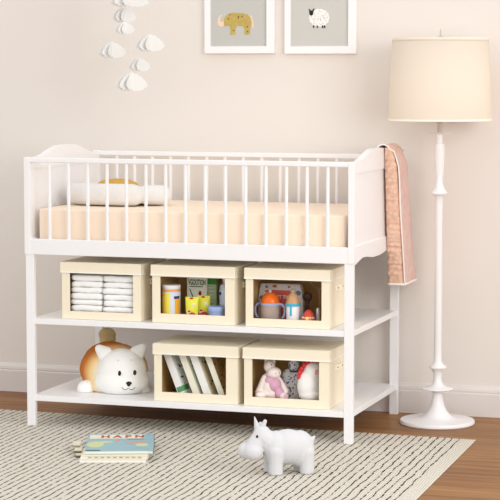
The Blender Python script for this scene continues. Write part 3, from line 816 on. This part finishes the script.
TL = mat('olive_tan_plush', (206,186,134), .9, .06, 40)
m = MB(); T_.ell(m, 105, 333.0, .13, 9.0, 6.8, 6); T_.ell(m, 105.5, 338, .13, 8.4, 7, 6); T_.ell(m, 105, 344, .12, 7, 9, 6)
lab(remeshed(m, 'tail', TL, T_.t, .003, 3), 'olive tan stubby tail')
bv = bvh_of([head])
for px, py in ((119.4,373.3),(134.6,372.6)): decal('eye', bv, px, py, 3.9, 5.2, EYE, head, T_.inv, .0022)
decal('nose', bv, 128.6, 383.2, 6.6, 3.6, EYE, head, T_.inv, .003); decal('nose', bv, 128.6, 384.8, 3.8, 3.4, EYE, head, T_.inv, .003)
for px, py in ((117.8,360.5),(131,360)): decal('eyebrow', bv, px, py, 4, 2.4, mat('pale_grey_plush', (236,234,232), .9), head, T_.inv, .0008)
pts = []
for px, py in ((122,387.3),(123.3,388.9),(125,389.7),(126.8,389.3),(128.4,387.9),(130,389.3),(132,389.6),(133.8,388.7),(135,387)):
    h = hit(bv, px, py)
    if h: pts.append(T_.inv @ (h[0]+h[1]*.0006))
m = MB(); m.tube(pts, .0011, 6); m.build('mouth', INK, head, True)

# ------------------------------------------------------------------ rhino on rug
RH = mat('matte_white_vinyl', (216,216,219), .6, .01, 8)
T_ = Toy('toy_rhino', 287, 472.3, None, RZ, 'white toy rhinoceros standing on the striped rug', 'toy animal')
m = MB()
T_.ell(m, 288, 447, 0, 26, 17.5, 15.5); T_.ell(m, 299.5, 448, .004, 15, 18.5, 15); T_.ell(m, 276, 448, -.008, 13.5, 18, 14.5)
T_.ell(m, 287.5, 443.5, 0, 20, 15, 14)
T_.cap(m, (271,443,-.010), (261.5,436,-.016), 12.0, 9.6)
T_.ell(m, 261.8, 432.5, -.014, 8.6, 8.0, 8.5)
T_.cap(m, (259,439,-.018), (252.5,449,-.024), 9.0, 9.4); T_.ell(m, 246.2, 450.5, -.014, 8.8, 8.6, 9.5)
T_.ell(m, 253.3, 451.8, -.036, 9.8, 8.6, 8.5)
for px, v, r_, top in ((275.6,-.036,7.3,452),(269.8,.014,6.4,452),(306.6,-.014,7.4,452),(299.8,.034,6.8,452)):
    T_.cap(m, (px,top,v), (px,466,v), r_+1.0, r_, 6)
    q = T_.p(px, 466, v); m.cyl(r_*T_.s, 0, q.z+.005, 20, (q.x,q.y))
T_.cap(m, (310.5,441,0), (314.0,436.5,0), 3.0, 1.9, 4)
rb = remeshed(m, 'rhino_body', RH, T_.t, .0025, 14, .0)
m = MB()
a = T_.p(257.5, 428, -.012); c = T_.p(254.4, 416, -.014)
m.tube([a.lerp(c, k/6) for k in range(7)], [3.5*T_.s*(1-k/6.8) for k in range(7)], 14); m.build('horn', RH, T_.t, True)
for (x1,y1_,v1),(x2,y2,v2) in (((262.5,426.5,-.018),(265.0,420.8,-.02)), ((259.5,425.5,.012),(260.5,423,.014))):
    m = MB(); m.caps(T_.p(x1,y1_,v1), T_.p(x2,y2,v2), 3.0*T_.s, 2.0*T_.s, 5); remeshed(m, 'ear', RH, T_.t, .0015, 2)
bv = bvh_of([rb]); decal('eye', bv, 257.0, 436.6, 2.9, 3.1, EYE, T_.t, T_.inv, .0018)

# ------------------------------------------------------------------ books on rug
def flat_book(cx_px, front_py, z, w, d, th, label, cov, rz=YAW, dark=None):
    q = at(cx_px, front_py, z=z)
    t = empty('picture_book', (q.x, q.y, z-th), rz); tag(t, label, 'book', 'picture books lying on the rug')
    m = MB(); m.box(-w/2, w/2-.003, .003, d-.003, .0012, th-.0012); m.build('pages', pages, t)
    m = MB(); m.box(-w/2, w/2, 0, d, 0, .0012); m.box(-w/2, w/2, 0, d, th-.0012, th); m.box(w/2-.0012, w/2, 0, d, 0, th)
    m.build('cover', cov, t)
    return t
z = RZ+.0005
CREAMB = mat('cream_cover', (238,232,206), .5, .04, 20); GREYB = mat('charcoal_cover', (96,90,80), .6)
t = flat_book(113.2, 459.6, z+.0105, 69/303, .28, .0105, 'white picture book at the bottom of the pile on the rug', mat('white_cover', (248,246,240), .5))
t2 = flat_book(114.8, 456.0, z+.0215, 69/303, .285, .0105, 'cream picture book in the middle of the pile on the rug', CREAMB)
m = MB()
for k in range(9): m.box(-.09+k*.021, -.09+k*.021+.012, -.0006, .002, .004, .0066)
m.build('spine_print', mat('faded_brown_print', (190,170,130), .6), t2)
z3 = z+.0335
t3 = flat_book(119.2, 450.8, z3, 71/303, .312, .0115, 'blue covered picture book with red letters on top of the pile', mat('sky_blue_cover', (146,186,198), .4, .08, 10), YAW+.04)
w = 69/303
m = MB(); m.box(-w*.48, w*.36, .226, .300, .0114, .0119); lab(m.build('cover_banner', CREAMB, t3), 'cream banner across the cover top')
text('lettering', 'H A P N', .150, .052, mat('brick_red_ink', (190,62,50), .5), t3, Matrix.Translation((.006,.262,.0121)), bold=.05)
m = MB(); m.ell((-.085,.12,.0116), (.030,.055,.0005)); m.ell((-.05,.165,.0116), (.025,.018,.0005)); m.ell((.075,.11,.0116),(.022,.03,.0005)); m.build('printed_land', mat('leafy_print', (206,214,160), .5), t3)
m = MB(); m.ell((.055,.14,.0118), (.040,.012,.0006)); m.ell((-.01,.185,.0118), (.008,.02,.0006)); m.build('printed_shape', mat('salmon_print', (222,150,124), .5), t3)
m = MB(); m.box(-w*.5, -w*.28, .004, .016, .0114, .0119); m.box(w*.1,w*.36,.210,.216,.0114,.0119); m.build('dark_print', INK, t3)
BKL = mat('booklet_cover', (226,220,198), .6, .08, 30)
for k, (px, py, lb_) in enumerate(((80.5,457.5,'thin booklet peeking out left of the pile, lowest of three'),(79.0,452.8,'thin booklet peeking out left of the pile, between two others'),(77.5,447.2,'thin booklet peeking out left of the pile, topmost of three'))):
    z_ = RZ+.0006+k*.0096
    q = at(px, py, z=z_)
    t = empty('booklet', (q.x, q.y, z_), YAW+.03); tag(t, lb_, 'booklet', 'thin booklets beside the book pile')
    m = MB(); m.box(-.016,.008,.001,.070,.0008,.0082); m.build('pages', BKL, t)
    m = MB(); m.box(-.017,.009,0,.071,0,.0008); m.box(-.017,.009,0,.071,.0082,.009); m.build('back_cover', BKL, t)
    m = MB(); m.box(-.017,.009,-.0008,.0008,.0,.0055); lab(m.build('spine_strip', GREYB if k != 2 else mat('brown_grey_cover', (150,138,120), .6), t), 'dark strip')
# ------------------------------------------------------------------ floor lamp
LY = .520; LX = at(437.2, 421.5, y=LY).x
lp = empty('floor_lamp', (LX, LY, 0)); tag(lp, 'white turned-column floor lamp with cream drum shade beside the changing table', 'floor lamp')
s = scale_at((LX,LY,.5))
def zl(py): return at(438, py, y=LY).z
LM = mat('lamp_white', (244,242,243), .3, .01, 4)
rb_ = 37.4*scale_at((LX,LY,0))
m = MB(); m.lathe([(0,.0),(rb_-.004,.0),(rb_,.004),(rb_,.0115),(rb_-.003,.016),(rb_*.80,.0175),(rb_*.52,.020),(rb_*.43,.024),(rb_*.35,.033),(rb_*.26,.048),(rb_*.19,.068),(rb_*.15,.090),(rb_*.13,.108),(rb_*.13,.120)], 64); m.build('base', LM, lp, 'auto')
z1 = zl(388.8)
pr = [(.0185,zl(393.5)),(.020,z1-.008),(.050,z1-.004),(.060,z1+.001),(.058,z1+.0035),(.035,z1+.008),(.022,z1+.016),(.0165,z1+.028),(.0150,z1+.045),(.0165,zl(373)),(.022,zl(370)),(.033,zl(368)),(.034,zl(367)),(.030,zl(366)),(.020,zl(364)),(.0150,zl(361)),(.0140,zl(350)),(.0138,zl(300)),(.0130,zl(250)),(.0135,zl(205)),(.0150,zl(197)),(.021,zl(195.2)),(.030,zl(194)),(.031,zl(192.8)),(.028,zl(191.5)),(.019,zl(188)),(.0135,zl(183)),(.0130,zl(178)),(.0165,zl(168)),(.0190,zl(158)),(.0190,zl(150)),(.0178,zl(145)),(.0165,zl(143.5)),(.0110,zl(143)),(.0105,zl(134)),(0,zl(134))]
m = MB(); m.lathe([(0,zl(394))]+pr, 40); m.build('turned_stem', LM, lp, 'auto')
m = MB(); m.lathe([(0,zl(133.6)),(.030,zl(133.6)),(.042,zl(132.8)),(.043,zl(132.2)),(.030,zl(132.4)),(0,zl(132.6))], 40); m.build('drip_dish', LM, lp, 'auto')
BRS = mat('dark_bronze', (96,78,62), .35)
m = MB(); m.lathe([(0,zl(132.6)),(.0085,zl(132.6)),(.0085,zl(123)),(.013,zl(122.5)),(.013,zl(112)),(0,zl(112))], 24); m.build('socket', mat('brushed_nickel', (200,190,182), .3), lp, 'auto')
SH = bpy.data.materials.new('linen_shade'); SH.use_nodes = True
nt = SH.node_tree; b = nt.nodes['Principled BSDF']; b.inputs['Base Color'].default_value = (*lin((252,241,226)),1); b.inputs['Roughness'].default_value = .9; b.inputs['Specular IOR Level'].default_value = .1
tc = nt.nodes.new('ShaderNodeTexCoord'); wv = nt.nodes.new('ShaderNodeTexNoise'); wv.inputs['Scale'].default_value = 300
nt.links.new(tc.outputs['Object'], wv.inputs['Vector']); bp = nt.nodes.new('ShaderNodeBump'); bp.inputs['Strength'].default_value = .1; bp.inputs['Distance'].default_value = .001
nt.links.new(wv.outputs['Fac'], bp.inputs['Height']); nt.links.new(bp.outputs['Normal'], b.inputs['Normal'])
tr = nt.nodes.new('ShaderNodeBsdfTranslucent'); tr.inputs['Color'].default_value = (*lin((250,230,200)),1)
ms = nt.nodes.new('ShaderNodeMixShader'); ms.inputs[0].default_value = .25
nt.links.new(b.outputs[0], ms.inputs[1]); nt.links.new(tr.outputs[0], ms.inputs[2]); nt.links.new(ms.outputs[0], nt.nodes['Material Output'].inputs[0])
s2 = scale_at((LX,LY,1.3)); rt, rbm = 48*s2, 51.4*s2; zt_, zb_ = zl(38.3), zl(120.2)
m = MB(); m.lathe([(rbm,zb_),(rt,zt_),(rt-.002,zt_),(rbm-.002,zb_),(rbm,zb_)], 96); shd = m.build('lamp_shade', SH, lp, True)
lab(shd, 'cream fabric drum shade')
EM = mat('shade_binding', (252,242,226), .9)
m = MB(); m.lathe([(rt+.0008,zt_+.001),(rt+.0012,zt_-.010),(rt-.001,zt_-.010),(rt-.003,zt_+.001),(rt+.0008,zt_+.001)], 96); m.build('binding', EM, shd, True)
m = MB(); m.lathe([(rbm+.0008,zb_-.001),(rbm+.0010,zb_+.006),(rbm-.001,zb_+.006),(rbm-.003,zb_-.001),(rbm+.0008,zb_-.001)], 96); m.build('binding', EM, shd, True)
NK = mat('brushed_nickel', (200,190,182))
m = MB(); zf = zt_+.004
m.tube([(.03*math.cos(a)*1.6, 0, (zb_+.02)+(zf-zb_-.02)*(.5+.5*math.sin(a))) for a in [-PI/2+PI*k/14 for k in range(15)]], .0018, 8)
m.tube([(-.03*math.cos(a)*1.6, 0, (zb_+.02)+(zf-zb_-.02)*(.5+.5*math.sin(a))) for a in [-PI/2+PI*k/14 for k in range(15)]], .0018, 8)
m.cyl(.014, zb_-.004, zb_+.03, 20)
for k in range(3):
    a = PI/2+2*PI*k/3; m.tube([(0,0,zt_-.002),(rt*math.cos(a)*.99,rt*math.sin(a)*.99,zt_-.004)], .0015, 6)
m.build('harp', NK, lp, 'auto')
m = MB(); m.lathe([(0,zt_+.001),(.022,zt_+.001),(.024,zt_+.003),(.016,zt_+.0055),(.004,zt_+.008),(.0022,zt_+.018),(.0028,zt_+.024),(.0012,zt_+.034),(0,zt_+.035)], 24); m.build('finial', NK, lp, 'auto')
m = MB(); zc_ = zl(100); m.lathe([(0,-.045+zc_),(.013,-.045+zc_),(.016,-.02+zc_),(.028,.01+zc_),(.030,.025+zc_),(.022,.048+zc_),(0,.056+zc_)], 24); m.build('light_bulb', mat('frosted_bulb', (245,240,230), .4), lp, True)

# ------------------------------------------------------------------ pictures
FR = mat('white_frame', (250,249,249), .4)
def picture(pxl, pxr, pyb, al, ar, ab, label, artc):
    a = at(pxl, pyb, y=YW-.02); c = at(pxr, pyb, y=YW-.02)
    x0, x1, z0 = a.x, c.x, a.z
    h = (x1-x0)*1.28; z1 = z0+h
    y1 = YW-.001; y0_ = YW-.022
    t = empty('framed_picture', ((x0+x1)/2, y1, z0)); tag(t, label, 'picture')
    T = Matrix.Translation(-t.location)
    bx, bz = at(al, ab, y=YW-.012).x-x0, at(al, ab, y=YW-.012).z-z0
    bxr = x1-at(ar, ab, y=YW-.012).x
    m = MB(); m.box(x0, x0+bx, y0_, y1, z0, z1, .0015); m.box(x1-bxr, x1, y0_, y1, z0, z1, .0015); m.box(x0+bx-.001, x1-bxr+.001, y0_, y1, z0, z0+bz, .0015); m.box(x0+bx-.001, x1-bxr+.001, y0_, y1, z1-bz, z1, .0015)
    m.build('frame', FR, t, False, T)
    m = MB(); m.box(x0+.01, x1-.01, YW-.010, YW-.003, z0+.01, z1-.01); m.build('art_panel', artc, t, False, T)
    return t, T
t, T = picture(204.5, 274, 53.5, 210.7, 267, 46.5, 'white framed print of a golden rhino on grey, left of the two pictures', mat('grey_art_paper', (200,200,194), .7, .03, 6))
ya = YW-.0105
def poly(pts, sx, sy, ox, oy): return [(lambda q: (q.x, q.z))(at(ox+x/sx, oy+y/sy, y=ya)) for x, y in pts]
GOLD = mat('gold_print', (196,172,92), .6, .25, 70)
rh = [(135,150),(142,120),(165,100),(195,90),(235,92),(270,95),(300,102),(322,122),(330,150),(326,185),(322,215),(318,245),(280,247),(282,215),(275,188),(250,186),(225,184),(216,215),(217,247),(180,249),(182,215),(176,185),(158,182),(148,190),(138,182)]
m = MB(); m.prism(poly(rh, 7.143, 7.143, 205, 0), 'y', ya-.0006, ya+.0004); m.build('printed_rhino', GOLD, t, False, T)
hn = [(140,180),(120,192),(100,185),(90,165),(92,135),(105,112),(128,104),(112,122),(108,145),(118,160),(137,150)]
m = MB(); m.prism(poly(hn, 7.143, 7.143, 205, 0), 'y', ya-.0006, ya+.0004)
m.prism(poly([(322,112),(332,112),(344,150),(350,200),(340,200),(334,160)], 7.143, 7.143, 205, 0), 'y', ya-.0006, ya+.0004)
m.build('printed_horn', mat('peach_print', (250,216,184), .6), t, False, T)
m = MB()
for x, y in ((178,105),(237,130),(265,118),(205,218),(302,192),(302,224),(165,135),(240,118)):
    q = at(205+x/7.143, y/7.143, y=ya-.0008); m.ell((q.x,q.y,q.z), (.0028,.0006,.0030), sub=2)
m.build('printed_spots', mat('brown_ink', (110,80,40), .6), t, True, T)
t, T = picture(284.5, 355.8, 53.8, 290.8, 348.6, 46.5, 'white framed print of a white sheep on grey, right of the two pictures', mat('grey_art_paper_warm', (206,205,199), .7, .02, 6))
body_ = []
cx_, cy_, rx_, ry_ = 238, 120, 68, 60
for k in range(64):
    a = 2*PI*k/64; rr = 1+.035*math.cos(14*a); body_.append((cx_+rx_*rr*math.cos(a), cy_+ry_*rr*math.sin(a)))
m = MB(); m.prism(poly(body_, 6.757, 6.757, 284, 0), 'y', ya-.0006, ya+.0004); m.build('printed_sheep', mat('white_print', (248,248,244), .6), t, False, T)
m = MB(); rr = random.Random(2)
for k in range(60):
    a = rr.random()*2*PI; d = math.sqrt(rr.random())*.85
    x, y = cx_+rx_*d*math.cos(a), cy_+ry_*d*math.sin(a)
    q = at(284+x/6.757, y/6.757, y=ya-.0007); m.ell((q.x,q.y,q.z), (.0007,.0004,.0022), Matrix.Rotation(rr.uniform(-.5,.5),4,'Y'), sub=1)
m.build('printed_curls', mat('grey_ink', (120,118,112), .6), t, False, T)
m = MB(); m.prism(poly([(165,60),(172,62),(178,70),(193,70),(200,58),(207,60),(200,78),(196,98),(188,106),(178,104),(172,95),(172,78)], 6.757, 6.757, 284, 0), 'y', ya-.0012, ya+.0004)
for x in (200,225,260,274):
    m.prism(poly([(x-4,172),(x+4,172),(x+5,188),(x-3,189)], 6.757, 6.757, 284, 0), 'y', ya-.0012, ya+.0004)
m.build('printed_head', INK, t, False, T)

# ------------------------------------------------------------------ cloud mobile
MOB = mat('white_felt_paper', (238,238,236), .8, .01, 10, .1, 200)
MY = .40
top = at(130, -26, y=MY)
mo = empty('cloud_mobile', top); tag(mo, 'hanging baby mobile of white folded paper clouds on threads', 'mobile')
T = Matrix.Translation(-top)
m = MB(); m.tube([(top.x+.10*math.cos(2*PI*k/48), top.y+.10*math.sin(2*PI*k/48), top.z) for k in range(49)], .004, 8, False)
m.build('hoop', MOB, mo, True, T)
m = MB()
for k in range(4):
    a = PI/4+PI/2*k; m.tube([(top.x+.10*math.cos(a), top.y+.10*math.sin(a), top.z),(top.x,top.y,top.z+.25)], .0005, 5)
m.tube([(top.x,top.y,top.z+.25),(top.x,top.y,2.6)], .0006, 5); m.build('cord', MOB, mo, False, T)
def cloud(px, py, wpx, hpx, rot, dv):
    q = at(px, py, y=MY+dv); s = scale_at(q); w = wpx*s/2; h = hpx*s
    bumps = [(.86,.32,.14),(.74,.48,.16),(.54,.62,.18),(.30,.76,.18),(.06,.84,.16),(.66,.18,.13),(.42,.13,.13),(.18,.12,.13)]
    def rad(th):
        best = .3; d = Vector((math.cos(th), math.sin(th)))
        for bx, bz, r in bumps:
            c = Vector((bx, bz-.38)); p = c.dot(d); disc = p*p-c.dot(c)+r*r
            if disc > 0: best = max(best, p+math.sqrt(disc))
        return best
    pts = []
    for k in range(49):
        th = -PI/2+PI*k/48; r = rad(th)
        pts.append((max(0, r*math.cos(th))*w, (r*math.sin(th)+.38-.5)*h))
    m = MB()
    for f, (deg, sc) in enumerate(((0,1.0),(40,.95),(85,.9),(130,.9),(166,1.0),(196,1.0),(222,.97),(250,.85))):
        a = YAW+rot*.25+math.radians(deg)
        p2 = MB(); p2.prism([(x*sc, z*sc) for x, z in pts], 'y', -.0011, .0011)
        p2.bm.transform(Matrix.Rotation(a, 4, 'Z'))
        me = bpy.data.meshes.new('q'); p2.bm.to_mesh(me); p2.bm.free(); m.bm.from_mesh(me); bpy.data.meshes.remove(me)
    m.bm.transform(Matrix.Translation(q))
    o = m.build('cloud', MOB, mo, False, T)
    m = MB(); m.tube([(q.x,q.y,q.z+h*.3),(q.x,q.y,top.z)], .0004, 5); m.build('thread', MOB, o, False, T)
for a in ((129,0,40,14,.2,.0),(124,15,24,15,.5,.02),(125,28,19,12.5,.1,-.02),(112,50,28,16,.4,.0),(150,43,29,17,.15,.03),(139.5,64.5,22,13.5,.35,.05),(131.5,82,32,18.5,.2,-.02)):
    cloud(*a)

# ------------------------------------------------------------------ camera, light
cd = bpy.data.cameras.new('camera'); cam = bpy.data.objects.new('camera', cd); COL.objects.link(cam)
cam.location = CAM; cam.rotation_euler = (PI/2-PITCH, 0, YAW); cd.sensor_width = 36; cd.lens = F*36/500; cd.clip_end = 50
bpy.context.scene.camera = cam
def area(name, loc, target, size, power, col, sy=None):
    l = bpy.data.lights.new(name, 'AREA'); l.energy = power; l.color = col; l.size = size
    if sy: l.shape = 'RECTANGLE'; l.size_y = sy
    o = bpy.data.objects.new(name, l); COL.objects.link(o); o.location = loc
    o.rotation_euler = (Vector(target)-Vector(loc)).to_track_quat('-Z','Y').to_euler(); return o
area('window_daylight', (3.9, -2.5, 1.75), (.95, .5, .6), 1.7, 56, (1,.99,.975), 1.6)
w = bpy.data.worlds.new('world'); bpy.context.scene.world = w; w.use_nodes = True
bg = w.node_tree.nodes['Background']; bg.inputs['Color'].default_value = (1,.992,.985,1); bg.inputs['Strength'].default_value = 1.08
vs = bpy.context.scene.view_settings
vs.view_transform = 'Standard'; vs.look = 'None'; vs.gamma = 1; vs.use_curve_mapping = False; vs.exposure = 0.02
